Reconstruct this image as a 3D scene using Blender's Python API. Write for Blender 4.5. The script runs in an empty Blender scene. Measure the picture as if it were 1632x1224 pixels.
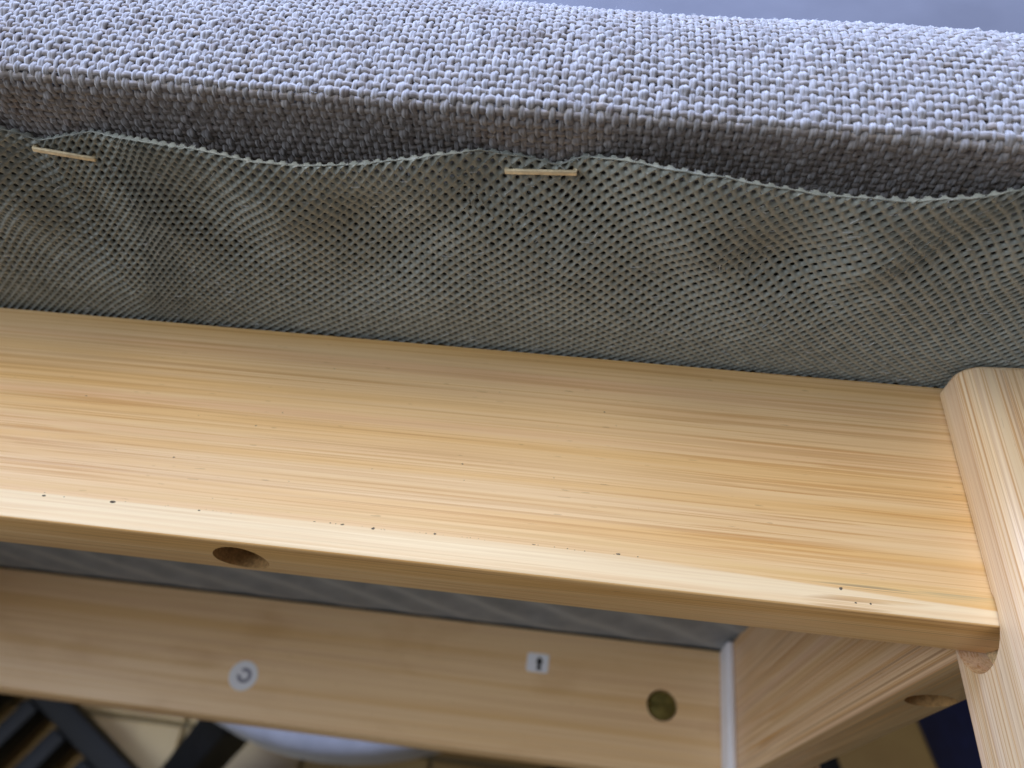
import bpy, bmesh, math, random
import numpy as np
from mathutils import Matrix, Vector

random.seed(7)
rng = np.random.default_rng(11)
sc = bpy.context.scene
COL = sc.collection
R = math.radians
LZ = 0.78          # height (m) of the stool's reference corner above the floor

# ------------------------------------------------------------------ camera
# the stool is modelled upright in millimetres (x along the rail, y away from the
# photographer, z towards the seat) and then tipped on its side: world = (x, z, LZ - y)
cam_d = bpy.data.cameras.new('camera'); cam = bpy.data.objects.new('camera', cam_d)
COL.objects.link(cam); sc.camera = cam
RV = np.array([[0.992, 0.0269, 0.1235], [0.0888, 0.5475, -0.8321], [-0.09, 0.8364, 0.5407]])
_u, _s, _v = np.linalg.svd(RV); RV = _u @ _v
def to_world_dir(d): return Vector((d[0], d[2], -d[1]))
cx, cy, cz = to_world_dir(RV[0]), -to_world_dir(RV[1]), -to_world_dir(RV[2])
M = Matrix(((cx.x, cy.x, cz.x, .0580977), (cx.y, cy.y, cz.y, -.091644),
            (cx.z, cy.z, cz.z, LZ + .1292818), (0, 0, 0, 1)))
cam.matrix_world = M
cam_d.lens = 4.15
cam_d.sensor_width = 4.15 * 1632 / 1295.84
cam_d.sensor_fit = 'HORIZONTAL'
cam_d.clip_start = 0.005; cam_d.clip_end = 50
cam_d.dof.use_dof = True
cam_d.dof.focus_distance = 0.129
cam_d.dof.aperture_fstop = 4.15 / 1.45

# ------------------------------------------------------------------ world, lamps, exposure
w = bpy.data.worlds.new('World'); sc.world = w; w.use_nodes = True
bg = w.node_tree.nodes['Background']
bg.inputs[0].default_value = (0.90, 0.82, 0.75, 1)
bg.inputs[1].default_value = 0.21
def area(name, loc, target, sx, sy, power, color):
    l = bpy.data.lights.new(name, 'AREA'); l.shape = 'RECTANGLE'
    l.size = sx; l.size_y = sy; l.energy = power; l.color = color
    o = bpy.data.objects.new(name, l); COL.objects.link(o)
    o.location = loc
    o.rotation_euler = (Vector(target) - Vector(loc)).to_track_quat('-Z', 'Y').to_euler()
    return o
TGT = (0.05, 0, LZ)
area('ceiling_window_light', (-0.20, 0.34, LZ + 1.6), TGT, 0.70, 0.50, 11.5, (1.0, 0.96, 0.90))
area('left_window_light', (-1.20, -0.30, LZ + 1.05), TGT, 0.8, 0.8, 16, (0.80, 0.90, 1.0))
area('far_window_light', (-0.50, 1.05, LZ + 0.80), TGT, 1.5, 1.1, 108, (0.50, 0.64, 1.0))
sc.view_settings.view_transform = 'Standard'
sc.view_settings.look = 'None'
sc.view_settings.exposure = 0
sc.view_settings.gamma = 1

# ------------------------------------------------------------------ materials
def new_mat(name):
    m = bpy.data.materials.new(name); m.use_nodes = True
    nt = m.node_tree
    return m, nt, nt.nodes['Principled BSDF']
def N(nt, typ, **kw):
    n = nt.nodes.new(typ)
    for k, v in kw.items(): setattr(n, k, v)
    return n
def L(nt, a, b): nt.links.new(a, b)
def setv(n, **kw):
    for k, v in kw.items(): n.inputs[k].default_value = v
def rgba(c): return (c[0], c[1], c[2], 1)
def ramp(nt, src, stops):
    r = N(nt, 'ShaderNodeValToRGB')
    e = r.color_ramp.elements
    while len(e) < len(stops): e.new(.5)
    for el, (p, c) in zip(e, stops):
        el.position = p; el.color = rgba(c) if isinstance(c, tuple) else (c, c, c, 1)
    L(nt, src, r.inputs[0]); return r.outputs[0]
def mix(nt, fac, a, b, mode='MIX'):
    m = N(nt, 'ShaderNodeMix', data_type='RGBA', blend_type=mode)
    for s, i in ((fac, 0), (a, 6), (b, 7)):
        if hasattr(s, 'links'): L(nt, s, m.inputs[i])
        else: m.inputs[i].default_value = rgba(s) if isinstance(s, tuple) else s
    return m.outputs[2]
def math_n(nt, op, a, b=None):
    m = N(nt, 'ShaderNodeMath', operation=op)
    for i, s in enumerate((a, b)):
        if s is None: continue
        if hasattr(s, 'links'): L(nt, s, m.inputs[i])
        else: m.inputs[i].default_value = s
    return m.outputs[0]
def grain(nt, axis, along, across, off, detail=2.0, rough=.5, wob=None):
    tc = N(nt, 'ShaderNodeTexCoord')
    src = tc.outputs['Object']
    if wob:
        src2 = wob
        src = src2
    mp = N(nt, 'ShaderNodeMapping')
    s = [across] * 3; s[axis] = along
    mp.inputs['Scale'].default_value = s
    mp.inputs['Location'].default_value = (off, off * .7, off * 1.3)
    L(nt, src, mp.inputs[0])
    n = N(nt, 'ShaderNodeTexNoise')
    setv(n, Scale=1.0, Detail=detail, Roughness=rough)
    L(nt, mp.outputs[0], n.inputs[0])
    return n.outputs[0]

def bamboo(name, axis, seed, streak=1.0, pale=(.80, .57, .325), honey=(.75, .47, .195),
           pink=(.76, .495, .285), dark=(.47, .205, .045), rough=.42, stretch=1.0, node_marks=False, strip=False, coat=.15):
    m, nt, p = new_mat(name)
    tc = N(nt, 'ShaderNodeTexCoord')
    # slow wander of the fibres
    wn = N(nt, 'ShaderNodeTexNoise'); wm = N(nt, 'ShaderNodeMapping')
    s = [9.0] * 3; s[axis] = 6.0
    wm.inputs['Scale'].default_value = s; wm.inputs['Location'].default_value = (seed, seed, seed)
    L(nt, tc.outputs['Object'], wm.inputs[0]); L(nt, wm.outputs[0], wn.inputs[0])
    setv(wn, Scale=1.0, Detail=1.0)
    sub = N(nt, 'ShaderNodeVectorMath', operation='SUBTRACT'); sub.inputs[1].default_value = (.5, .5, .5)
    L(nt, wn.outputs['Color'], sub.inputs[0])
    scl = N(nt, 'ShaderNodeVectorMath', operation='SCALE'); scl.inputs['Scale'].default_value = .0022
    L(nt, sub.outputs[0], scl.inputs[0])
    add = N(nt, 'ShaderNodeVectorMath', operation='ADD')
    L(nt, tc.outputs['Object'], add.inputs[0]); L(nt, scl.outputs[0], add.inputs[1])
    wob = add.outputs[0]
    broad = grain(nt, axis, 3.5 * stretch, 260, seed + 1, 1.5, .5, wob)
    mid = grain(nt, axis, 8 * stretch, 900, seed + 5, 2, .6, wob)
    fine = grain(nt, axis, 22 * stretch, 2600, seed + 9, 2, .6, wob)
    line = grain(nt, axis, 4 * stretch, 1900, seed + 13, 1, .5, wob)
    where = grain(nt, axis, 14 * stretch, 110, seed + 17, 1, .5, wob)
    tick = grain(nt, axis, 260 * stretch, 2300, seed + 21, 1, .5, wob)
    c = ramp(nt, broad, [(.30, pink), (.47, pale), (.68, honey)])
    c = mix(nt, ramp(nt, mid, [(.42, 0.0), (.72, .34)]), c, honey)
    c = mix(nt, ramp(nt, mid, [(.28, .4), (.44, 0.0)]), c, pale)
    c = mix(nt, ramp(nt, fine, [(.44, .0), (.68, .26 * streak)]), c, dark)
    ln = ramp(nt, line, [(.575, 0.0), (.62, 1.0)])
    ln = mix(nt, 1.0, ln, ramp(nt, where, [(.40, .10), (.62, .46 * streak)]), 'MULTIPLY')
    c = mix(nt, ln, c, dark)
    hair = grain(nt, axis, 2.6 * stretch, 2700, seed + 33, 1.5, .55, wob)
    hl = mix(nt, 1.0, ramp(nt, hair, [(.56, 0.0), (.61, .62 * streak)]), ramp(nt, where, [(.34, .35), (.58, 1.0)]), 'MULTIPLY')
    c = mix(nt, hl, c, (.54, .25, .055))
    c = mix(nt, ramp(nt, tick, [(.75, 0.0), (.79, .35)]), c, (.22, .10, .03))
    if strip:      # paler outer lamella along the lower arris, grey-green stain near the leg
        sx = N(nt, 'ShaderNodeSeparateXYZ'); L(nt, wob, sx.inputs[0])
        lim = math_n(nt, 'MULTIPLY', math_n(nt, 'MAXIMUM', math_n(nt, 'SUBTRACT', sx.outputs[0], .066), 0.0), .042)
        z = math_n(nt, 'ADD', sx.outputs[2], lim)
        f = math_n(nt, 'MULTIPLY', math_n(nt, 'SUBTRACT', -.0400, z), 3500.0)
        f = math_n(nt, 'MINIMUM', math_n(nt, 'MAXIMUM', f, 0.0), 1.0)
        front = math_n(nt, 'LESS_THAN', sx.outputs[1], .0005)
        f = math_n(nt, 'MULTIPLY', f, front)
        pc = mix(nt, ramp(nt, mid, [(.42, 0.0), (.66, .55)]), (.83, .66, .43), (.76, .53, .29))
        pc = mix(nt, ramp(nt, fine, [(.45, 0.0), (.72, .20)]), pc, dark)
        c = mix(nt, f, c, pc)
        # honey band just above the joint
        hb = math_n(nt, 'MULTIPLY', math_n(nt, 'ADD', z, .0400), 600.0)
        hb = math_n(nt, 'SUBTRACT', 1.0, math_n(nt, 'ABSOLUTE', math_n(nt, 'SUBTRACT', hb, .75)))
        hb = math_n(nt, 'MULTIPLY', math_n(nt, 'MAXIMUM', hb, 0.0), .45)
        hb = math_n(nt, 'MULTIPLY', hb, front)
        c = mix(nt, hb, c, (.70, .46, .16))
        # stain
        for (ax, az, wx, wz, col, k) in ((.106, -.0412, .010, .0006, (.17, .15, .10), .9),
                                         (.120, -.0405, .007, .0014, (.35, .31, .20), .6),
                                         (.1035, -.0440, .008, .0013, (.45, .24, .09), .9),
                                         (.108, -.0425, .010, .0012, (.62, .38, .16), .8)):
            dx = math_n(nt, 'DIVIDE', math_n(nt, 'SUBTRACT', sx.outputs[0], ax), wx)
            dz = math_n(nt, 'DIVIDE', math_n(nt, 'SUBTRACT', sx.outputs[2], az), wz)
            d = math_n(nt, 'ADD', math_n(nt, 'MULTIPLY', dx, dx), math_n(nt, 'MULTIPLY', dz, dz))
            g = math_n(nt, 'MULTIPLY', math_n(nt, 'MAXIMUM', math_n(nt, 'SUBTRACT', 1.0, d), 0.0), k)
            g = math_n(nt, 'MULTIPLY', g, ramp(nt, line, [(.42, 0.0), (.56, 1.0)]))
            g = math_n(nt, 'MULTIPLY', g, front)
            c = mix(nt, g, c, col)
    if node_marks:  # blotchy culm nodes
        v = N(nt, 'ShaderNodeTexNoise'); mp = N(nt, 'ShaderNodeMapping')
        s = [55.0] * 3; s[axis] = 26
        mp.inputs['Scale'].default_value = s; mp.inputs['Location'].default_value = (seed + 3.1,) * 3
        L(nt, wob, mp.inputs[0]); L(nt, mp.outputs[0], v.inputs[0]); setv(v, Scale=1.0, Detail=3.0)
        c = mix(nt, ramp(nt, v.outputs[0], [(.55, 0.0), (.72, .45)]), c, (.56, .31, .12))
    L(nt, c, p.inputs['Base Color'])
    setv(p, Roughness=rough)
    p.inputs['Coat Weight'].default_value = coat
    p.inputs['Coat Roughness'].default_value = .32
    b = N(nt, 'ShaderNodeBump'); setv(b, Strength=.25, Distance=.00012)
    L(nt, math_n(nt, 'ADD', fine, math_n(nt, 'MULTIPLY', line, 1.0)), b.inputs['Height'])
    L(nt, b.outputs[0], p.inputs['Normal'])
    rr = ramp(nt, fine, [(.3, rough - .06), (.7, rough + .1)])
    L(nt, rr, p.inputs['Roughness'])
    return m

def cloth(name, c1, c2, scale, rough=.85, sheen=.3, spec=.35, bump=.3, bdist=.0001, c3=None, fibre=None):
    m, nt, p = new_mat(name)
    tc = N(nt, 'ShaderNodeTexCoord')
    n = N(nt, 'ShaderNodeTexNoise'); setv(n, Scale=scale, Detail=3.0, Roughness=.6)
    L(nt, tc.outputs['Object'], n.inputs[0])
    c = ramp(nt, n.outputs[0], [(.35, c1), (.65, c2)])
    if c3:
        n3 = N(nt, 'ShaderNodeTexNoise'); setv(n3, Scale=scale * .35, Detail=2.0)
        L(nt, tc.outputs['Object'], n3.inputs[0])
        c = mix(nt, ramp(nt, n3.outputs[0], [(.55, 0.0), (.68, .8)]), c, c3)
    L(nt, c, p.inputs['Base Color'])
    setv(p, Roughness=rough)
    p.inputs['Specular IOR Level'].default_value = spec
    p.inputs['Sheen Weight'].default_value = sheen
    p.inputs['Sheen Roughness'].default_value = .5
    n2 = N(nt, 'ShaderNodeTexNoise'); setv(n2, Scale=scale * 3 if not fibre else 1.0, Detail=2.0)
    if fibre:
        mp = N(nt, 'ShaderNodeMapping'); mp.inputs['Scale'].default_value = fibre
        L(nt, tc.outputs['Object'], mp.inputs[0]); L(nt, mp.outputs[0], n2.inputs[0])
        c = mix(nt, ramp(nt, n2.outputs[0], [(.36, .40), (.52, 0.0)]), c, tuple(v * .45 for v in c1))
        c = mix(nt, ramp(nt, n2.outputs[0], [(.54, 0.0), (.70, .25)]), c, tuple(min(1, v * 1.35) for v in c2))
        L(nt, c, p.inputs['Base Color'])
    else: L(nt, tc.outputs['Object'], n2.inputs[0])
    b = N(nt, 'ShaderNodeBump'); setv(b, Strength=bump, Distance=bdist)
    L(nt, n2.outputs[0], b.inputs['Height']); L(nt, b.outputs[0], p.inputs['Normal'])
    return m

def plain(name, c, rough=.5, metal=0.0, spec=.5, var=.12, scale=60):
    m, nt, p = new_mat(name)
    tc = N(nt, 'ShaderNodeTexCoord')
    n = N(nt, 'ShaderNodeTexNoise'); setv(n, Scale=scale, Detail=3.0)
    L(nt, tc.outputs['Object'], n.inputs[0])
    lo = tuple(v * (1 - var) for v in c); hi = tuple(min(1, v * (1 + var)) for v in c)
    L(nt, ramp(nt, n.outputs[0], [(.3, lo), (.7, hi)]), p.inputs['Base Color'])
    setv(p, Roughness=rough, Metallic=metal)
    p.inputs['Specular IOR Level'].default_value = spec
    return m

MAT = dict(
    front=bamboo('bamboo_front_rail', 0, 3.0, streak=.85, strip=True),
    back=bamboo('bamboo_back_rail', 0, 17.0, streak=.45, node_marks=True, pale=(.86, .61, .355), honey=(.77, .49, .23), pink=(.79, .53, .31)),
    side=bamboo('bamboo_side_rail', 1, 29.0, streak=1.3, stretch=.3, pale=(.80, .56, .35), honey=(.72, .46, .23), pink=(.74, .48, .31), dark=(.30, .13, .05)),
    leg=bamboo('bamboo_leg', 2, 41.0, streak=1.0, pale=(.82, .64, .44), honey=(.75, .53, .30), pink=(.76, .55, .40), dark=(.40, .18, .08)),
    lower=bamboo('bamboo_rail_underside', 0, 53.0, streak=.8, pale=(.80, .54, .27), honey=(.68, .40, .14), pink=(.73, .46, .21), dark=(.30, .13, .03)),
    side_shaded=bamboo('bamboo_side_shaded', 1, 61.0, streak=.8, stretch=.3, pale=(.34, .23, .12), honey=(.26, .15, .06), pink=(.30, .19, .09), dark=(.20, .09, .03)),  # darker copy of the side rail bamboo: underside shade put into the colour
    bore=plain('bored_wood', (.34, .19, .07), .9, var=.35, scale=1500),
    raw=plain('raw_end_grain', (.56, .40, .22), .9, var=.35, scale=1800),
    warp=cloth('warp_yarn', (.20, .195, .21), (.31, .30, .32), 900, c3=(.15, .125, .125), fibre=(4200, 900, 900), bump=.5, spec=.18, rough=.92),
    weft=cloth('weft_yarn', (.17, .155, .16), (.28, .26, .265), 700, c3=(.22, .185, .165), fibre=(900, 4200, 4200), bump=.5, spec=.18, rough=.92),
    foam=cloth('cushion_fabric', (.20, .195, .205), (.28, .27, .285), 700, bump=.8, bdist=.0006),
    net=cloth('net_lining', (.205, .226, .212), (.298, .323, .306), 500, rough=.42, sheen=.25, spec=.6, bump=.2, bdist=.00006),
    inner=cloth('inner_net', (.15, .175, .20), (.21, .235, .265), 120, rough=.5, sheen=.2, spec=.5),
    lining=plain('dark_lining', (.075, .075, .068), .9, var=.2, scale=300),
    staple=plain('staple_wire', (.80, .68, .47), .4, .3, var=.2, scale=900),
    lint=plain('lint_fibre', (.55, .57, .60), .7),
    speck=plain('dark_speck', (.11, .085, .06), .8, var=.4, scale=2000),
    sticker=plain('white_sticker', (.80, .80, .86), .55, var=.02),
    ink=plain('grey_ink', (.22, .22, .30), .6),
    black_ink=plain('black_ink', (.01, .01, .012), .6),
    brass=plain('aged_brass', (.22, .19, .06), .42, .7, var=.3, scale=300),
    strip=plain('white_strip', (.84, .82, .88), .5, var=.04),
    black=plain('black_lacquer', (.0045, .0048, .006), .6, spec=.2, var=.2),
    grey_seat=cloth('grey_seat_cloth', (.17, .17, .195), (.22, .22, .25), 40),
    navy=cloth('navy_cloth', (.006, .010, .05), (.009, .015, .075), 60, sheen=0),
    cover=cloth('blue_grey_cover', (.060, .060, .080), (.076, .076, .098), 14, bump=.2, bdist=.002),
    black_wood=plain('black_table_wood', (.02, .02, .02), .5),
)
def tile_mat():
    m, nt, p = new_mat('beige_tile')
    oi = N(nt, 'ShaderNodeObjectInfo')
    tc = N(nt, 'ShaderNodeTexCoord')
    n = N(nt, 'ShaderNodeTexNoise', noise_dimensions='4D'); setv(n, Scale=14.0, Detail=3.0)
    L(nt, tc.outputs['Object'], n.inputs[0])
    L(nt, math_n(nt, 'MULTIPLY', oi.outputs['Random'], 40.0), n.inputs['W'])
    a = ramp(nt, oi.outputs['Random'], [(.0, (.27, .17, .062)), (.5, (.34, .235, .095)), (1.0, (.40, .29, .125))])
    c = mix(nt, ramp(nt, n.outputs[0], [(.45, 0.0), (.7, .6)]), a, (.21, .12, .042))
    L(nt, c, p.inputs['Base Color']); setv(p, Roughness=.4)
    return m
MAT['tile'] = tile_mat()
MAT['grout'] = plain('tile_grout', (.15, .12, .07), .9)

# ------------------------------------------------------------------ helpers
def link(name, me, mat, parent=None, smooth=True):
    o = bpy.data.objects.new(name, me)
    if mat is not None:
        for mm in (mat if isinstance(mat, (list, tuple)) else [mat]): me.materials.append(mm)
    if smooth:
        me.polygons.foreach_set('use_smooth', np.ones(len(me.polygons), dtype=bool))
    COL.objects.link(o)
    if parent: o.parent = parent
    return o
def mesh_np(name, verts, faces, mat, parent, smooth=True, mat_idx=None, scale=.001):
    """verts (n,3), faces (m,4) or (m,3) arrays"""
    me = bpy.data.meshes.new(name)
    v = np.asarray(verts, dtype=np.float32) * scale
    f = np.asarray(faces, dtype=np.int32)
    k = f.shape[1]
    me.vertices.add(len(v)); me.vertices.foreach_set('co', v.ravel())
    me.loops.add(f.size); me.loops.foreach_set('vertex_index', f.ravel())
    me.polygons.add(len(f))
    me.polygons.foreach_set('loop_start', np.arange(0, f.size, k, dtype=np.int32))
    me.polygons.foreach_set('loop_total', np.full(len(f), k, dtype=np.int32))
    if mat_idx is not None: me.polygons.foreach_set('material_index', np.asarray(mat_idx, dtype=np.int32))
    me.update(); me.validate()
    return link(name, me, mat, parent, smooth)
def box_bm(x0, x1, y0, y1, z0, z1):
    bm = bmesh.new()
    bmesh.ops.create_cube(bm, size=1)
    for v in bm.verts:
        v.co = ((x0 + x1) / 2 + v.co.x * (x1 - x0), (y0 + y1) / 2 + v.co.y * (y1 - y0), (z0 + z1) / 2 + v.co.z * (z1 - z0))
    return bm
def bevel(bm, w, seg=3, sel=None):
    es = [e for e in bm.edges if sel is None or sel(e)]
    bmesh.ops.bevel(bm, geom=es, offset=w, segments=seg, profile=.5, affect='EDGES', clamp_overlap=True)
    return bm
def cyl_bm(c, r, h, axis='Z', seg=32, r2=None):
    bm = bmesh.new()
    bmesh.ops.create_cone(bm, cap_ends=True, segments=seg, radius1=r, radius2=r if r2 is None else r2, depth=h)
    m = Matrix.Identity(4)
    if axis == 'X': m = Matrix.Rotation(R(90), 4, 'Y')
    if axis == 'Y': m = Matrix.Rotation(R(-90), 4, 'X')
    bmesh.ops.transform(bm, matrix=Matrix.Translation(c) @ m, verts=bm.verts)
    return bm
def bm_mesh(name, bm):
    me = bpy.data.meshes.new(name); bm.to_mesh(me); bm.free(); return me
def cut(bm, cutters):
    """boolean difference in millimetres, returns a new bmesh"""
    o = bpy.data.objects.new('tmp', bm_mesh('tmp', bm)); COL.objects.link(o)
    tmp = []
    for cb in cutters:
        c = bpy.data.objects.new('tmpc', bm_mesh('tmpc', cb)); COL.objects.link(c); tmp.append(c)
        md = o.modifiers.new('b', 'BOOLEAN'); md.operation = 'DIFFERENCE'; md.solver = 'EXACT'; md.object = c
    dg = bpy.context.evaluated_depsgraph_get(); dg.update()
    me = bpy.data.meshes.new_from_object(o.evaluated_get(dg))
    out = bmesh.new(); out.from_mesh(me)
    for q in tmp + [o]:
        d = q.data; bpy.data.objects.remove(q); bpy.data.meshes.remove(d)
    bpy.data.meshes.remove(me)
    return out
def part(name, bm, mat, parent, smooth=True, scale=.001, angle=35):
    bmesh.ops.scale(bm, vec=(scale,) * 3, verts=bm.verts)
    bmesh.ops.recalc_face_normals(bm, faces=bm.faces)
    o = link(name, bm_mesh(name, bm), mat, parent, smooth)
    if smooth: o.data.set_sharp_from_angle(angle=R(angle))
    return o
def thing(name, label, cat, group=None, loc=(0, 0, 0), rot=(0, 0, 0)):
    o = bpy.data.objects.new(name, None); COL.objects.link(o)
    o.location = loc; o.rotation_euler = rot
    o.empty_display_size = .02
    o['label'] = label; o['category'] = cat
    if group: o['group'] = group
    return o

# ------------------------------------------------------------------ the setting
floor = link('floor', bm_mesh('floor', box_bm(-3, 3, -3, 3, -.06, -.004)), MAT['grout'], None, False)
floor['kind'] = 'structure'
PITCH, GAP = .1325, .004
tb = box_bm(-(PITCH - GAP) / 2, (PITCH - GAP) / 2, -(PITCH - GAP) / 2, (PITCH - GAP) / 2, -.010, 0)
bevel(tb, .0015, 1)
tile_me = bm_mesh('tile', tb); tile_me.materials.append(MAT['tile'])
for i in range(-6, 7):
    for j in range(-4, 8):
        o = bpy.data.objects.new('tile', tile_me); COL.objects.link(o); o.parent = floor
        o.location = (.0008 + i * PITCH, .031 + (j + .5) * PITCH, random.uniform(-.0006, .0002))

# ------------------------------------------------------------------ the stool
stool = thing('footstool', 'bamboo footstool tipped on its side with grey woven cushion and stapled net lining underneath', 'stool',
              loc=(0, 0, LZ), rot=(R(-90), 0, 0))

# --- front rail with bolt hole
bm = box_bm(-262, 129.8, 0, 14.8, -45.2, -.3)
bevel(bm, .7, 3, lambda e: abs(e.verts[0].co.x - e.verts[1].co.x) > 1 and e.verts[0].co.z < -40)
bevel(bm, .5, 2, lambda e: abs(e.verts[0].co.x - e.verts[1].co.x) > 1 and e.verts[0].co.z > -1 and e.verts[1].co.z > -1)
for v in bm.verts:
    if v.co.z < -43: v.co.z += .35 * min(1, v.co.y / 3)
bmesh.ops.delete(bm, geom=[f for f in bm.faces if f.normal.z < -.95 and f.calc_area() > 1000], context='FACES_ONLY')
es = [e for e in bm.edges if e.is_boundary and abs(e.verts[0].co.x - e.verts[1].co.x) > 1]
ea, eb = sorted(es, key=lambda e: e.verts[0].co.y)
def lr(e): return sorted(e.verts, key=lambda v: v.co.x)
(al, ar), (bl, br) = lr(ea), lr(eb)
prevl, prevr = al, ar; lcol, rcol = [al], [ar]
for k in range(1, 9):
    t = k / 8
    if k == 8: vl, vr = bl, br
    else:
        bul = -.55 * (1 - (2 * t - 1) ** 2)
        vl = bm.verts.new(al.co.lerp(bl.co, t) + Vector((0, 0, bul))); vr = bm.verts.new(ar.co.lerp(br.co, t) + Vector((0, 0, bul)))
    bm.faces.new((prevl, prevr, vr, vl)); prevl, prevr = vl, vr; lcol.append(vl); rcol.append(vr)
bm.faces.new(lcol); bm.faces.new(rcol[::-1])
bmesh.ops.recalc_face_normals(bm, faces=bm.faces)
bm = cut(bm, [cyl_bm((.3, 6.9, -40), 5.0, 40, 'Z', 48), cyl_bm((.3, 6.9, -46.2), 5.5, 1.6, 'Z', 48, r2=4.95)])
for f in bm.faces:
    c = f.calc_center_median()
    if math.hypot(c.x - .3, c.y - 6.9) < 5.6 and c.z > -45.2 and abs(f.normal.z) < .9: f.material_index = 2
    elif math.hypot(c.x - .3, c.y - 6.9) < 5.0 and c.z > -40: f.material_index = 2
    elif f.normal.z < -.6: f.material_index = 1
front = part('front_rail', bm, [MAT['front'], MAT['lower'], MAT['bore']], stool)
front['label'] = 'front bamboo rail with a bolt hole in its lower edge'

# dark specks along the glue line
sv, sf = [], []
def speck(x, z, a, b, th=0.0, y=0.0):
    n = 9; base = len(sv); a *= .82; b *= .8
    sv.append((x, y - .035, z))
    for k in range(n):
        t = 2 * math.pi * k / n; rr = random.uniform(.75, 1.2)
        px, pz = a * math.cos(t) * rr, b * math.sin(t) * rr
        sv.append((x + px * math.cos(th) - pz * math.sin(th), y - .006, z + px * math.sin(th) + pz * math.cos(th)))
    for k in range(n): sf.append((base, base + 1 + k, base + 1 + (k + 1) % n))
for x, z, a, b in ((-35.5, -40.4, .50, .22), (-22.7, -40.15, .62, .30), (-6.9, -40.0, .33, .16), (18.7, -39.8, .40, .17),
                   (24.2, -39.9, .36, .26), (34.9, -39.7, .30, .20), (66, -39.8, .45, .18), (101.9, -41.6, .36, .30),
                   (16.6, -39.75, .22, .12), (17.6, -39.8, .12, .09), (-31.8, -40.2, .16, .1), (33.4, -39.75, .14, .08),
                   (60.4, -39.9, .14, .1), (57.5, -39.8, .18, .1), (55.3, -39.75, .12, .08), (51.8, -39.7, .4, .09),
                   (13.8, -39.8, .3, .08), (69.2, -39.9, .16, .1), (41.0, -39.7, .1, .08), (-15, -30.4, .3, .13),
                   (-2, -22.3, .28, .12), (37.5, -26.0, .28, .14), (2.2, -19.0, .18, .1), (62, -12.4, .2, .12),
                   (104.0, -43.7, .25, .2), (106.3, -43.6, .22, .22), (-36.6, -19.4, .3, .1), (9.5, -8.2, .2, .1)):
    speck(x, z, a, b, random.uniform(-.1, .25))
for _ in range(26):
    speck(random.uniform(-36, 70), -39.85 + random.uniform(-.12, .16), random.uniform(.05, .12), random.uniform(.04, .08))
for _ in range(14):
    speck(random.uniform(-30, 122), random.uniform(-38, -4), random.uniform(.06, .16), random.uniform(.04, .07))
sp = mesh_np('dark_speck', sv, sf, MAT['speck'], front, False); sp['kind'] = 'stuff'

# --- legs
def rounded(x0, x1, y0, y1, rf, rb, n=7):
    pts = []
    for (px, py, r, a0) in ((x0 + rf, y0 + rf, rf, 180), (x1 - rf, y0 + rf, rf, 270), (x1 - rb, y1 - rb, rb, 0), (x0 + rb, y1 - rb, rb, 90)):
        for k in range(n):
            a = R(a0 + 90 * k / (n - 1)); pts.append((px + r * math.cos(a), py + r * math.sin(a)))
    return pts
def leg_bm(x0, x1, y0, y1, rf, rb, length=330):
    pts = rounded(x0, x1, y0, y1, rf, rb)
    mx, my = (x0 + x1) / 2, (y0 + y1) / 2
    bm = bmesh.new(); rings = []
    for ins, z in ((1.0, .25), (.5, .1), (.15, -.3), (0, -.9), (0, -length + 2), (2, -length)):
        ring = []
        for px, py in pts:
            d = math.hypot(px - mx, py - my)
            ring.append(bm.verts.new((px - (px - mx) / d * ins, py - (py - my) / d * ins, z)))
        rings.append(ring)
    n = len(pts)
    for a, b in zip(rings, rings[1:]):
        for k in range(n): bm.faces.new((a[k], a[(k + 1) % n], b[(k + 1) % n], b[k]))
    bm.faces.new(rings[0][::-1]); bm.faces.new(rings[-1])
    bmesh.ops.recalc_face_normals(bm, faces=bm.faces)
    return bm
PIV = Vector((125.6, 0, -44))
def at_pivot(bm):
    bmesh.ops.translate(bm, vec=-PIV, verts=bm.verts); return bm
lb = leg_bm(125.6, 156, -9.2, 16.6, 3.9, 1.2)
bmesh.ops.translate(lb, vec=(0, 0, -1.6), verts=[v for v in lb.verts if v.co.z > -2])
slot_box = box_bm(112, 130.6, -.38, 15.05, -41, 6)
slot_end = cyl_bm((121.3, 7.42, -42.0), 8.2, 18.6, 'X', 40)
lb = cut(lb, [slot_box, slot_end])
leg = part('leg', at_pivot(lb), MAT['leg'], stool, angle=40)
leg.location = PIV * .001; leg.rotation_euler = (0, -.058, 0)
leg['label'] = 'front leg of pale streaked bamboo with a round ended mortise'
o = part('leg', leg_bm(-30.4, 0, -9.2, 16.6, 4.0, 1.2), MAT['leg'], stool); o.location = (-.2576, 0, -.001); o.rotation_euler = (0, .058, 0)
o = part('leg', leg_bm(0, 30.1, 0, 24.6, 1.2, 4.0), MAT['leg'], stool); o.location = (.1189, .1834, -.001); o.rotation_euler = (0, -.058, 0)
o = part('leg', leg_bm(-30.1, 0, 0, 24.6, 1.2, 4.0), MAT['leg'], stool); o.location = (-.251, .1834, -.001); o.rotation_euler = (0, .058, 0)
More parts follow.
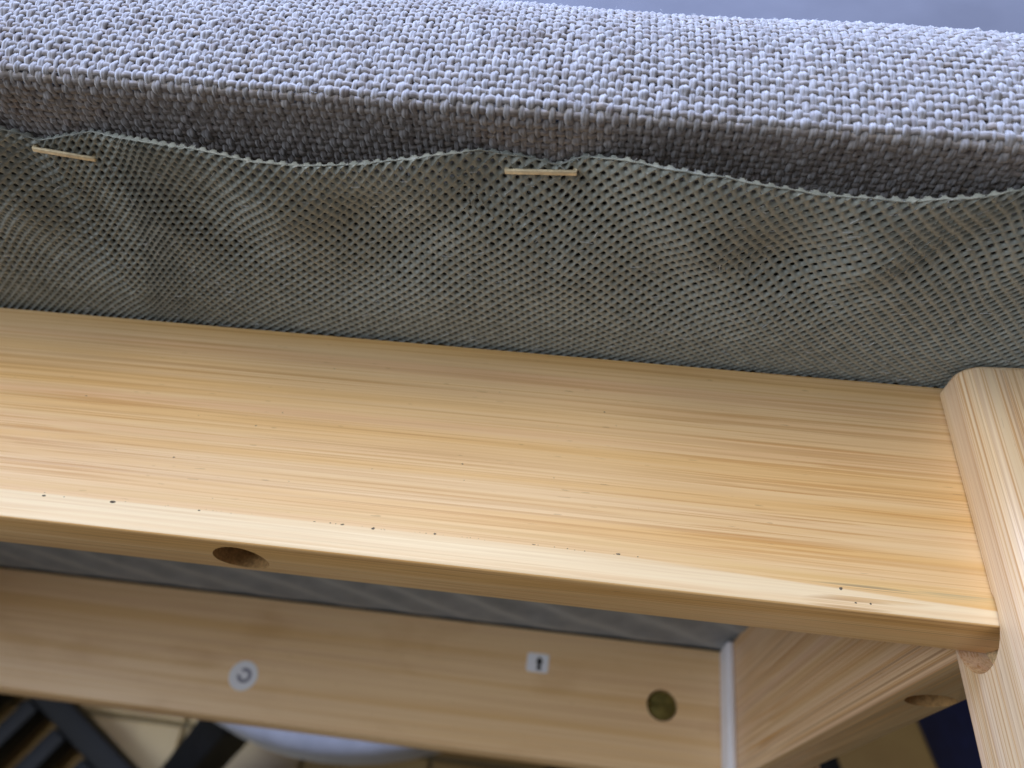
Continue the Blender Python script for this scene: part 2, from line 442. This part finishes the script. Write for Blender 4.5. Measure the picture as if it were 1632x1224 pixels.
# rough end grain on the floor of the mortise (crumbly chips)
part('mortise_floor', at_pivot(cyl_bm((130.45, 7.42, -42.0), 8.0, .25, 'X', 28)), MAT['raw'], leg, False)
cv, cf = [], []
for _ in range(260):
    a = random.uniform(R(180), R(360)); rr = 7.6 * math.sqrt(random.random())
    py, pz = 7.42 + rr * math.cos(a), -42 + rr * math.sin(a)
    if pz > -44.4: continue
    px = 130.3; s = random.uniform(.15, .42); b = len(cv)
    for d in ((-s, 0, 0), (0, s, 0), (0, -s * .6, s * .8), (0, -s * .6, -s * .8)):
        cv.append((px + d[0] - PIV.x, py + d[1] - PIV.y, pz + d[2] - PIV.z))
    cf += [(b, b + 1, b + 2), (b, b + 2, b + 3), (b, b + 3, b + 1)]
ch = mesh_np('wood_chips', cv, cf, MAT['raw'], leg, False); ch['kind'] = 'stuff'

# --- side rails (slightly toed in towards the back)
def side_bm(x0, x1):
    bm = box_bm(x0, x1, -166.2, 0, -46.4, -.35)
    bevel(bm, 1.6, 3, lambda e: abs(e.verts[0].co.y - e.verts[1].co.y) > 1 and e.verts[0].co.z < -40)
    return bm
sb = cut(side_bm(0, 12.5), [cyl_bm((6.6, -140.8, -40), 4.8, 30, 'Z', 40)])
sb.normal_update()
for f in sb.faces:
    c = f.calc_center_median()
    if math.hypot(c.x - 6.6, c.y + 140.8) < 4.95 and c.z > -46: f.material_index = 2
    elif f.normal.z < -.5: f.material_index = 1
so = part('side_rail', sb, [MAT['side'], MAT['side_shaded'], MAT['bore']], stool)
so.location = (.1187, .183, 0); so.rotation_euler = (0, 0, math.atan(.046))
so = part('side_rail', side_bm(-12.5, 0), MAT['side'], stool)
so.location = (-.2507, .183, 0); so.rotation_euler = (0, 0, -math.atan(.046))
# --- back rail with recessed barrel nut
bb = box_bm(-251, 118.7, 183.0, 197.8, -45.2, -.4)
bevel(bb, .8, 2, lambda e: abs(e.verts[0].co.x - e.verts[1].co.x) > 1)
bb = cut(bb, [cyl_bm((95.9, 180, -22.3), 5.5, 20, 'Y', 40)])
back = part('back_rail', bb, MAT['back'], stool)
nb = cyl_bm((95.9, 188.2, -22.3), 5.2, 8, 'Y', 40)
bevel(nb, .4, 2, lambda e: all(abs(v.co.y - 184.2) < .05 for v in e.verts))
nb = cut(nb, [box_bm(90.5, 101.3, 183, 185.0, -23.1, -21.7)])
nut = part('barrel_nut', nb, MAT['brass'], back)
# round sticker with a C, square sticker with an arrow
st = part('sticker', cyl_bm((-59.6, 182.93, -30.2), 5.45, .12, 'Y', 40), MAT['sticker'], back)
st['label'] = 'round white sticker with a grey letter C turned on its side'
def flat_poly(name, pts2, y, mat, parent, th=.05):
    bm = bmesh.new()
    a = [bm.verts.new((p[0], y, p[1])) for p in pts2]
    f = bm.faces.new(a)
    g = bmesh.ops.extrude_face_region(bm, geom=[f])
    for v in g['geom']:
        if isinstance(v, bmesh.types.BMVert): v.co.y -= th
    return part(name, bm, mat, parent, False)
pts = []
a0, a1, ro, ri = R(-182), R(128), 2.75, 1.45
for k in range(25):
    t = a0 + (a1 - a0) * k / 24; pts.append((-59.2 + ro * math.cos(t), -30.1 + ro * math.sin(t)))
for k in range(24, -1, -1):
    t = a0 + (a1 - a0) * k / 24; pts.append((-59.2 + ri * math.cos(t), -30.1 + ri * math.sin(t)))
flat_poly('letter', pts, 182.86, MAT['ink'], st)
rp = []
for (px, pz, q) in ((53.6 - 1, -9.2 - 1, 0), (45.4 + 1, -9.2 - 1, 90), (45.4 + 1, -16.2 + 1, 180), (53.6 - 1, -16.2 + 1, 270)):
    for k in range(5):
        t = R(q + 22.5 * k); rp.append((px + math.cos(t), pz + math.sin(t)))
ss = flat_poly('sticker', rp, 182.97, MAT['sticker'], back, .12)
ss['label'] = 'square white sticker with a small black upward mark'
arrow = [(50.1, -10.4), (51.0, -11.2), (51.35, -12.3), (50.95, -13.0), (50.75, -13.1), (50.85, -14.3), (51.1, -15.2),
         (49.1, -15.2), (49.35, -14.3), (49.45, -13.1), (49.25, -13.0), (48.85, -12.3), (49.2, -11.2)]
flat_poly('printed_arrow', arrow, 182.83, MAT['black_ink'], ss)
# white strip in the corner between back rail and side rail
wb = box_bm(116.6, 119.6, 168, 182.6, -52, -.6); bevel(wb, 1.2, 3)
part('corner_strip', wb, MAT['strip'], stool)

# ------------------------------------------------------------------ cushion
def cushion_shift(x): return .8 + .016 * np.clip(x, -60, 180)   # the cushion edge is not quite parallel to the rail
PROF = np.array([(-34, 2.1), (-44, 1.75), (-50, 1.3), (-54, .75), (-56.4, .55), (-57.8, 1.3), (-58.3, 3.2), (-59.0, 7.5),
                 (-59.3, 13), (-58.9, 19), (-57.2, 25.5), (-53.2, 31), (-46.5, 35.4), (-37, 38.8), (-24, 41.3), (-18, 42.0)])
def spline(P, step):
    pts = []
    Q = np.vstack([2 * P[0] - P[1], P, 2 * P[-1] - P[-2]])
    for i in range(1, len(Q) - 2):
        p0, p1, p2, p3 = Q[i - 1], Q[i], Q[i + 1], Q[i + 2]
        for t in np.linspace(0, 1, 24, endpoint=False):
            pts.append(.5 * ((2 * p1) + (-p0 + p2) * t + (2 * p0 - 5 * p1 + 4 * p2 - p3) * t * t + (-p0 + 3 * p1 - 3 * p2 + p3) * t ** 3))
    pts.append(P[-1]); pts = np.array(pts)
    d = np.r_[0, np.cumsum(np.linalg.norm(np.diff(pts, axis=0), axis=1))]
    s = np.arange(0, d[-1], step)
    return np.c_[np.interp(s, d, pts[:, 0]), np.interp(s, d, pts[:, 1])], s
# body of the cushion (rounded box that follows the same profile, slightly inside the weave)
ring_prof = [(-30, 1.95), (-50, 1.95), (-56.0, 1.9), (-57.2, 3.4), (-58.1, 7.6), (-58.4, 13), (-58.0, 19), (-56.4, 25.1), (-52.6, 30.4), (-46, 34.7), (-36.7, 38.0), (-23.8, 40.5), (-6, 42.4), (20, 43.7), (60, 44.6)]
bm = bmesh.new(); rings = []
for (yy, zz) in ring_prof:
    d = -57 - yy
    pts = rounded(-334 - d, 204 + d, -57 - d, 255 + d, max(4, 24 + d), max(4, 24 + d), 6)
    rings.append([bm.verts.new((px, py + (float(cushion_shift(px)) if py < 100 else 0), zz)) for px, py in pts])
n = len(rings[0])
for a, b in zip(rings, rings[1:]):
    for k in range(n): bm.faces.new((a[k], a[(k + 1) % n], b[(k + 1) % n], b[k]))
bm.faces.new(rings[0][::-1]); bm.faces.new(rings[-1])
cushion = part('cushion', bm, MAT['foam'], stool)

# woven cover: every yarn is a tube that goes over and under
PX, PS = 1.1, 1.36                      # warp spacing along x, weft spacing along the profile
prof, sarr = spline(PROF, PS / 4)
tan = np.gradient(prof, axis=0); tan /= np.linalg.norm(tan, axis=1)[:, None]
nor = np.c_[tan[:, 1], -tan[:, 0]]      # candidate outward normal
if nor[len(nor) // 3] @ np.array([-1, 0]) < 0: nor = -nor
# soften fold so that tubes do not pinch
X0, X1 = -140.0, 178.0
nw = int((X1 - X0) / PX)
V, F, MI = [], [], []
base = 0
SW = 5
ang = np.linspace(0, 2 * np.pi, SW, endpoint=False) + .3
ns = len(prof)
kw = sarr / PS
def knot_noise(shape): return rng.normal(0, 1, shape)
nweft = int(kw[-1]) + 1
jit = knot_noise((nw, nweft + 2))
xw = rng.normal(0, .07, nw)
fold_k = sarr[np.argmin(np.abs(prof[:, 0] + 57.8) + np.abs(prof[:, 1] - 1.3))]
def slow(a, b, k):  # slow waviness of the cushion surface
    return .45 * np.sin(a * .041 + 1.3 + k) * np.sin(b * .11 + .6) + .25 * np.sin(a * .093 + b * .05 + 2.1)
for i in range(nw):
    x = X0 + i * PX + xw[i]
    r_th = 1 + rng.normal(0, .12)
    j0 = np.floor(kw).astype(int); fr = kw - j0
    am = np.interp(kw, np.arange(nweft + 2), jit[i])
    ph = np.cos(np.pi * (kw + i))
    off = .165 * ph * (1 + .12 * am) + .05 * am
    top = (ph + 1) / 2
    ra = (.49 + .07 * top) * r_th * (1 + .10 * am)      # half width along x
    rb = (.30 + .07 * top) * (1 + .08 * am)
    xs = x + .09 * np.sin(kw * .35 + i * .13) + .16 * np.sin(sarr * .06 + x * .02) + .05 * np.interp(kw, np.arange(nweft + 2), knot_noise(nweft + 2))
    sl = slow(x, sarr, 0)
    tw = kw * 1.15 + rng.uniform(0, 6.28)
    for ply in (0, 1):
        sgn = 1 if ply else -1
        sp_ = ra * .27 * sgn * (1 + .10 * np.sin(tw)) * rng.uniform(.9, 1.1)
        o2 = off + sl + .055 * sgn * np.sin(tw) + rng.normal(0, .015)
        rx, rz = ra * .78 * rng.uniform(.92, 1.08), rb * .92
        c = np.c_[xs + sp_, cushion_shift(xs) + prof[:, 0] + nor[:, 0] * o2, prof[:, 1] + nor[:, 1] * o2]
        for k in range(SW):
            ca, sa = math.cos(ang[k]), math.sin(ang[k])
            V.append(np.c_[c[:, 0] + rx * ca, c[:, 1] + nor[:, 0] * rz * sa, c[:, 2] + nor[:, 1] * rz * sa])
        a = base + np.arange(SW)[:, None] * ns + np.arange(ns - 1)[None, :]
        b = base + ((np.arange(SW) + 1) % SW)[:, None] * ns + np.arange(ns - 1)[None, :]
        F.append(np.stack([a, b, b + 1, a + 1], -1).reshape(-1, 4)); MI.append(np.zeros(SW * (ns - 1), int))
        base += SW * ns
SX = 3; SE = 5
ang2 = np.linspace(0, 2 * np.pi, SE, endpoint=False)
xs = np.arange(0, nw * SX) * (PX / SX) + X0
kx = (xs - X0) / PX
for j in range(1, nweft):
    s = j * PS + rng.normal(0, .05)
    py, pz = np.interp(s, sarr, prof[:, 0]), np.interp(s, sarr, prof[:, 1])
    ny, nz = np.interp(s, sarr, nor[:, 0]), np.interp(s, sarr, nor[:, 1])
    ty, tz = nz, -ny
    am = np.interp(kx, np.arange(nw + 2), knot_noise(nw + 2))
    ph = -np.cos(np.pi * (kx + j))
    off = .13 * ph + slow(xs, s, 0) + .03 * am
    wob = .10 * np.sin(xs * .05 + j) + .05 * am
    r1 = (.57 + .06 * rng.normal(0, .5)) * (1 + .1 * am); r2 = .26
    for k in range(SE):
        ca, sa = math.cos(ang2[k]), math.sin(ang2[k])
        V.append(np.c_[xs, cushion_shift(xs) + py + ny * (off + r2 * sa) + ty * (r1 * ca + wob), pz + nz * (off + r2 * sa) + tz * (r1 * ca + wob)])
    nx = len(xs)
    a = base + np.arange(SE)[:, None] * nx + np.arange(nx - 1)[None, :]
    b = base + ((np.arange(SE) + 1) % SE)[:, None] * nx + np.arange(nx - 1)[None, :]
    F.append(np.stack([a, b, b + 1, a + 1], -1).reshape(-1, 4)); MI.append(np.ones(SE * (nx - 1), int))
    base += SE * nx
cover = mesh_np('woven_cover', np.vstack(V), np.vstack(F), [MAT['warp'], MAT['weft']], cushion, True, np.concatenate(MI))
cover['kind'] = 'stuff'
cover['label'] = 'coarse grey basket weave cover pulled round the cushion edge'

# ------------------------------------------------------------------ net lining
lining = part('lining', box_bm(-300, 178, -41, 230, 1.55, 1.8), MAT['lining'], stool, False)
# inner field of the lining seen through the gap: one soft folded cloth
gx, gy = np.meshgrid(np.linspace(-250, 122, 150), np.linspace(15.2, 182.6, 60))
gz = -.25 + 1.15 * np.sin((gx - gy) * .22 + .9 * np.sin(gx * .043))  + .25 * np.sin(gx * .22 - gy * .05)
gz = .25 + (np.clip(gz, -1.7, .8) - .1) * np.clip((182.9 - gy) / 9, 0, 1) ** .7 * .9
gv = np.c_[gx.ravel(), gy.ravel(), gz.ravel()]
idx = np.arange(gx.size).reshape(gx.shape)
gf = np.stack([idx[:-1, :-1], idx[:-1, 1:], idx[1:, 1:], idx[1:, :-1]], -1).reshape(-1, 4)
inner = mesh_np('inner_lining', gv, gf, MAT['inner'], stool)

EDGE = np.array([(-260, -47), (-215, -48.5), (-184, -48.6), (-176, -44.6), (-165, -48), (-140, -46.5), (-120, -47.5), (-100, -44.3), (-80, -47.8), (-60, -48.5), (-45, -48.3), (-36.0, -47.1), (-33.3, -46.3), (-30.5, -44.9), (-26.2, -46.2), (-20.3, -47.5), (-10.3, -47.2),
                 (-1.6, -46.4), (5.8, -44.9), (13.7, -44.6), (18.8, -45.1), (28.8, -47.0), (33.7, -48.1), (39.4, -48.8), (45.8, -48.2), (51.3, -46.9),
                 (54.9, -48.8), (61.1, -49.2), (68.4, -48.4), (75.6, -47.4), (83.9, -46.1), (91.1, -45.5), (99.7, -45.7), (107.9, -46.6), (115.5, -48.3), (121, -47.2), (126, -48.6), (140, -49), (180, -47)])
STAPLES = [(-181, -44.4, -171, -43.8), (-105, -44.0, -95, -43.6), (-31.9, -44.2, -22.0, -42.9), (43.4, -46.0, 54.1, -46.6), (119.5, -45.2, 130, -45.4)]
def edge_y(x): return np.interp(x, EDGE[:, 0], EDGE[:, 1])
def lift(x, t):
    """height of the net (towards the viewer, negative z) at x, t mm in from its hem"""
    x = np.asarray(x, float); t = np.asarray(t, float)
    pinch = np.ones_like(x)
    for (x0, y0, x1, y1) in STAPLES:
        c, hw = (x0 + x1) / 2, (x1 - x0) / 2
        d = np.maximum(np.abs(x - c) - hw * .75, 0)
        pinch *= 1 - np.exp(-(d / 9.0) ** 2) 
    puff = pinch * (2.7 * np.exp(-(t / 15.0) ** 1.6))
    # creases fanning out of the staples
    cre = np.zeros_like(x)
    for (x0, y0, x1, y1) in STAPLES:
        for (sx, ang_, amp, wd) in ((x0 - 1, R(-42), 1.5, 3.6), (x1 + 1, R(38), 1.5, 3.8), ((x0 + x1) / 2, R(4), .5, 3.2), (x1 + 3, R(62), 1.0, 4.0), (x0 - 3, R(-64), 1.0, 4.0)):
            tt = np.maximum(t - 2.0, 0)
            d = (x - sx - tt * math.tan(ang_)) * math.cos(ang_)
            cre += amp * .5 * np.exp(-(d / wd) ** 2) * np.exp(-((tt - 11) / 13.0) ** 2)
    roll = .5 * np.sin(x * .115 + t * .09 + .4) * np.exp(-((t - 22) / 16) ** 2) + .35 * np.sin(x * .21 - t * .17 + 1.0) * np.exp(-((t - 28) / 15) ** 2)
    ph_ = 2 * np.pi * (x - .25 * t) / 29.0 + 1.1 * np.sin(x * .047 + 1.0)
    roll += (.95 + .35 * np.sin(x * .09)) * np.sin(ph_) * np.exp(-((t - 13) / 9.5) ** 2)
    fade = np.clip((48 - t) / 16, 0, 1)
    return .9 * np.clip((t - 38) / 10, 0, 1) - (.25 + (puff + roll + .35) * fade - cre * fade * .9)
A, B = 2.05, 1.07
def net_field(px, pt):
    """lattice position -> sheet position with the shear of the pulled net; returns xyz"""
    k = 1 / (1 + np.exp((px - 14) / 16.0))
    k2 = 1 / (1 + np.exp(-(px - 92) / 12.0))
    q = pt / 50.0
    t = 50 * (1.20 * q - .20 * q * q * (1 - .6 * k)) - 2 * k * q
    x = px - k * .34 * (t - 22) - k2 * .10 * (t - 22) + .5 * np.sin(pt * .12 + px * .05)
    t = t + .6 * np.sin(px * .06 + .5) * np.exp(-((pt - 20) / 14) ** 2) - k2 * .10 * (px - 92) * np.clip(pt / 10, 0, 1)
    return x, t
def place(x, t, dz):
    e = edge_y(x) + .55 * lift(x, np.zeros_like(x))
    y = e + np.maximum(t, 0) * (3.0 - e) / 50.0
    z = lift(x, np.maximum(t, 0)) + dz
    # hem: below t = 0 the cloth rolls over the edge and tucks behind
    th = np.clip(-t, 0, 3) / .55
    rr = .36
    y = np.where(t < 0, y - rr * np.sin(np.minimum(th, np.pi)) + np.maximum(th - np.pi, 0) * .5, y)
    z = np.where(t < 0, z + rr * (1 - np.cos(np.minimum(th, np.pi))), z)
    return np.stack([x, y, z], -1)
ii, jj = np.meshgrid(np.arange(-125, 95), np.arange(-3, 50))
px = (ii + .5 * (jj % 2)) * A; pt = jj * B
px = np.where(px < 10, 10 + (px - 10) * (1 - .18 * np.clip((10 - px) / 40, 0, 1)), px)
keep = np.ones(px.shape, bool)
# each cell is the rhombus between neighbouring holes: hexagonal ring around one hole
H = 12
th = np.arange(H) * 2 * np.pi / H
# outer boundary: rhombus-like cell (half diagonals A/2, B) sampled by angle
ca, sa = np.cos(th), np.sin(th)
rad = 1 / (np.abs(ca) / (A / 2) + np.abs(sa) / B)
ox, ot = rad * ca, rad * sa
cxs, cts = px.ravel(), pt.ravel()
nC = len(cxs)
hj = 1 + rng.normal(0, .07, nC)
leftness = 1 / (1 + np.exp((cxs - 14) / 13.0))
def ringpos(fx, ft, rx, dz):
    qx = cxs[:, None] + rx[:, None] * fx[None, :]; qt = cts[:, None] + rx[:, None] * ft[None, :]
    x, t = net_field(qx, qt)
    return place(x, t, dz)
one = np.ones(nC)
# the strand that runs "/" stands proud, the other lies lower
proud = np.where(ca * sa < 0, 1.0, 0.0)
d_out = -(.16 + .10 * rng.random((nC, 1)) * 0) * np.ones((1, H)) - .16 * (ca * sa > 1e-6)[None, :] * (.3 + .9 * leftness[:, None]) + (ca * sa < -1e-6)[None, :] * (.06 + .05 * leftness[:, None])
P0 = ringpos(ox, ot, one, d_out)
hx, ht = .37 * ca, .355 * sa
P1 = ringpos(ox * .35 + hx * .72, ot * .35 + ht * .72, hj * (1 - .0 * leftness), np.full((nC, H), -.06))
P2 = ringpos(hx, ht, hj * .98, np.full((nC, H), .22))
P3 = ringpos(hx, ht, hj * .92, np.full((nC, H), .42))
NV = np.concatenate([P0, P1, P2, P3], 1)          # (nC, 4H, 3)
off = (np.arange(nC) * 4 * H)[:, None]
fl = []
for q in range(3):
    for k in range(H):
        k2 = (k + 1) % H
        fl.append(np.concatenate([off + q * H + k, off + q * H + k2, off + (q + 1) * H + k2, off + (q + 1) * H + k], 1))
NF = np.stack(fl, 1)                               # (nC, 3H, 4)
cen = NV[:, :H].mean(1)
ok = (cen[:, 0] > -150) & (cen[:, 0] < 176) & (cen[:, 1] < 1.5)
NFk = NF[ok].reshape(-1, 4)
net = mesh_np('net_lining', NV.reshape(-1, 3), NFk, MAT['net'], stool)
bm = bmesh.new(); bm.from_mesh(net.data)
bmesh.ops.delete(bm, geom=[v for v in bm.verts if not v.link_faces], context='VERTS')
bmesh.ops.remove_doubles(bm, verts=bm.verts, dist=2e-5)
bmesh.ops.recalc_face_normals(bm, faces=bm.faces)
bm.to_mesh(net.data); bm.free()
net['kind'] = 'stuff'
net['label'] = 'olive grey perforated net lining with a wavy hem'

# hem bead and loose fibres
def tube(paths, radii, seg=5):
    V, F, base = [], [], 0
    for P, r in zip(paths, radii):
        P = np.asarray(P, float); n = len(P)
        T = np.gradient(P, axis=0); T /= np.linalg.norm(T, axis=1)[:, None] + 1e-12
        up = np.array([0, 0, 1.0]); a = np.cross(T, up); bad = np.linalg.norm(a, axis=1) < 1e-3
        a[bad] = np.array([1, 0, 0]); a /= np.linalg.norm(a, axis=1)[:, None]; b = np.cross(T, a)
        rr = np.broadcast_to(np.asarray(r, float), (n,))[:, None]
        for k in range(seg):
            t = 2 * math.pi * k / seg
            V.append(P + rr * (a * math.cos(t) + b * math.sin(t)))
        u = base + np.arange(seg)[:, None] * n + np.arange(n - 1)[None, :]
        v = base + ((np.arange(seg) + 1) % seg)[:, None] * n + np.arange(n - 1)[None, :]
        F.append(np.stack([u, v, v + 1, u + 1], -1).reshape(-1, 4)); base += seg * n
    return np.vstack(V), np.vstack(F)
hx_ = np.arange(-150, 176, .35)
hp = place(hx_, np.full_like(hx_, -.45), np.zeros_like(hx_))
paths, radii = [], []
for q in range(1):
    jx = np.convolve(rng.normal(0, 1, len(hx_) + 8), np.ones(9) / 9, 'valid')
    jz = np.convolve(rng.normal(0, 1, len(hx_) + 8), np.ones(9) / 9, 'valid')
    paths.append(hp + np.c_[np.zeros_like(hx_), .26 * jx - .1 + .1 * q, .18 * jz - .03]); radii.append(.10 + .06 * np.abs(jz))
hv, hf = tube(paths, radii, 6)
hem = mesh_np('hem', hv, hf, MAT['net'], net)
paths, radii = [], []
for _ in range(150):      # fraying along the hem
    x = random.uniform(-60, 130); p = place(np.array([x]), np.array([-.4]), np.array([0.]))[0]
    d = np.array([random.uniform(-1, 1), random.uniform(-1.2, -.1), random.uniform(-.9, .5)]); d *= random.uniform(.3, 1.0)
    c = np.array([random.uniform(-.4, .4) for _ in range(3)])
    paths.append([p + d * s + c * s * s for s in np.linspace(0, 1, 5)]); radii.append(.028)
for _ in range(300):      # lint caught on the net
    x = random.uniform(-60, 132); t = random.uniform(2, 49)
    p = place(np.array([x]), np.array([t]), np.array([-.32]))[0]
    a = random.gauss(.6, .7); ln = random.uniform(.4, 1.9)
    d = np.array([math.cos(a), -math.sin(a) * .8, random.uniform(-.15, .1)]) * ln; c = np.array([random.uniform(-.3, .3) for _ in range(3)]) * .5
    paths.append([p + d * (s - .5) + c * s * s for s in np.linspace(0, 1, 6)]); radii.append(random.uniform(.025, .06))
fv, ff = tube(paths, radii, 4)
li = mesh_np('lint', fv, ff, MAT['lint'], net); li['kind'] = 'stuff'
# fuzz on the woven cover
paths, radii = [], []
for _ in range(520):
    x = random.uniform(-50, 130); s = random.uniform(4, sarr[-1] - 4); k = int(np.searchsorted(sarr, s))
    n_ = np.array([0, nor[k, 0], nor[k, 1]]); t_ = np.array([0, tan[k, 0], tan[k, 1]])
    p = np.array([x, prof[k, 0] + cushion_shift(x), prof[k, 1]]) + n_ * .55
    d = n_ * random.uniform(.1, .7) + t_ * random.uniform(-.7, .7) + np.array([random.uniform(-.7, .7), 0, 0])
    c = n_ * -.3 + np.array([random.uniform(-.3, .3), 0, 0])
    paths.append([p + d * q + c * q * q for q in np.linspace(0, 1, 5)]); radii.append(random.uniform(.012, .024))
fv, ff = tube(paths, radii, 3)
fz = mesh_np('fuzz', fv, ff, MAT['lint'], cushion); fz['kind'] = 'stuff'
# staples
for (x0, y0, x1, y1) in STAPLES:
    z = -.58
    ln = math.hypot(x1 - x0, y1 - y0); a = math.atan2(y1 - y0, x1 - x0)
    bm = box_bm(-ln / 2, ln / 2, -.42, .42, -.28, .22); bevel(bm, .16, 2)
    for sx in (-1, 1):
        lb_ = box_bm(sx * ln / 2 - (.6 if sx > 0 else 0), sx * ln / 2 + (0 if sx > 0 else .6), -.36, .36, -.1, 3.5)
        me_ = bm_mesh('t', lb_); bm.from_mesh(me_); bpy.data.meshes.remove(me_)
    bmesh.ops.transform(bm, matrix=Matrix.Translation(((x0 + x1) / 2, (y0 + y1) / 2, z)) @ Matrix.Rotation(a, 4, 'Z'), verts=bm.verts)
    part('staple', bm, MAT['staple'], stool)

# ------------------------------------------------------------------ things around it
# table that carries the tipped stool; its cover is the blurred blue-grey surface beyond the cushion
ZT = LZ - .2605
table = thing('table', 'table under a smooth blue grey cover behind the grey cushion', 'table', loc=(0, .7, 0))
tbm = box_bm(-.9, .9, -.500, .6, ZT - .022, ZT - .003); bevel(tbm, .002, 2)
part('tabletop', tbm, MAT['black_wood'], table, scale=1)
cbm = box_bm(-.898, .898, -.498, .598, ZT - .0028, ZT); bevel(cbm, .001, 1)
part('cover', cbm, MAT['cover'], table, scale=1)
for sx in (-1, 1):
    for yy in (-.1, .5):
        lbm = box_bm(sx * .8 - .03, sx * .8 + .03, yy - .03, yy + .03, 0, ZT - .0221); bevel(lbm, .003, 2)
        part('leg', lbm, MAT['black_wood'], table, scale=1)

# black slatted rack lying on the tiles
rack = thing('slatted_rack', 'black slatted rack lying on the tiled floor beside the round stool', 'rack', loc=(-.447, .037, 0), rot=(0, 0, math.atan2(-.512, .859)))
b = box_bm(-.14, .30, -.024, 0, .012, .042); bevel(b, .003, 2); part('side_bar', b, MAT['black'], rack, scale=1)
b = box_bm(-.14, .30, -.338, -.30, .012, .052); bevel(b, .003, 2); part('side_bar', b, MAT['black'], rack, scale=1)
for u in (-.115, -.068, -.021, .026, .073, .12, .167, .214, .261):
    b = box_bm(u - .0105, u + .0105, -.2999, -.0241, .014, .044); bevel(b, .004, 2); part('slat', b, MAT['black'], rack, scale=1)
for u in (-.13, .29):
    for v in (-.019, -.319):
        part('foot', cyl_bm((u, v, .006), .009, .0119, seg=14), MAT['black'], rack, scale=1)

# low stool with a round grey seat
rs = thing('round_stool', 'low stool with round pale grey seat and slanting black legs', 'stool', loc=(-.12, .222, 0))
b = cyl_bm((0, 0, .235), .235, .05, seg=64); bevel(b, .012, 4, lambda e: abs(e.verts[0].co.z - e.verts[1].co.z) < .001); part('seat', b, MAT['grey_seat'], rs, scale=1)
def leg_bar(p, q, w_, d_):
    p, q = Vector(p), Vector(q); ax = (q - p)
    b = box_bm(-w_ / 2, w_ / 2, -d_ / 2, d_ / 2, 0, ax.length); bevel(b, .004, 2)
    bmesh.ops.transform(b, matrix=Matrix.Translation(p) @ ax.to_track_quat('Z', 'Y').to_matrix().to_4x4(), verts=b.verts); return b
for k, (tx, ty) in enumerate(((-.098, -.222), (.098, -.150), (.098, .150), (-.098, .150))):
    sx = -1 if tx < 0 else 1
    if k == 0: top, bot = (-.080, -.204, .2097), (-.204, -.266, .012)
    else: top, bot = (tx, ty, .2095), (tx + sx * .10, ty + (.03 if ty > 0 else -.03), .012)
    part('leg', leg_bar(bot, top, .034, .034), MAT['black'], rs, scale=1)

# navy box and black post at the right
nv = thing('storage_box', 'dark navy blue cloth storage box on the floor below the front leg', 'box', loc=(.434, .10, 0), rot=(0, 0, R(17)))
b = box_bm(0, .26, -.20, .16, 0, .20); bevel(b, .012, 3); part('body', b, MAT['navy'], nv, scale=1)
b = box_bm(-.004, .264, -.204, .164, .2003, .222); bevel(b, .006, 3); part('lid', b, MAT['navy'], nv, scale=1)
bp = thing('block', 'small black block on the floor next to the navy box', 'block', loc=(.292, .045, 0), rot=(0, 0, R(17)))
b = box_bm(-.022, .022, -.03, .018, 0, .10); bevel(b, .004, 2); part('body', b, MAT['black'], bp, scale=1)
b = box_bm(-.024, .024, -.032, .020, .1003, .108); bevel(b, .002, 2); part('cap', b, MAT['black'], bp, scale=1)
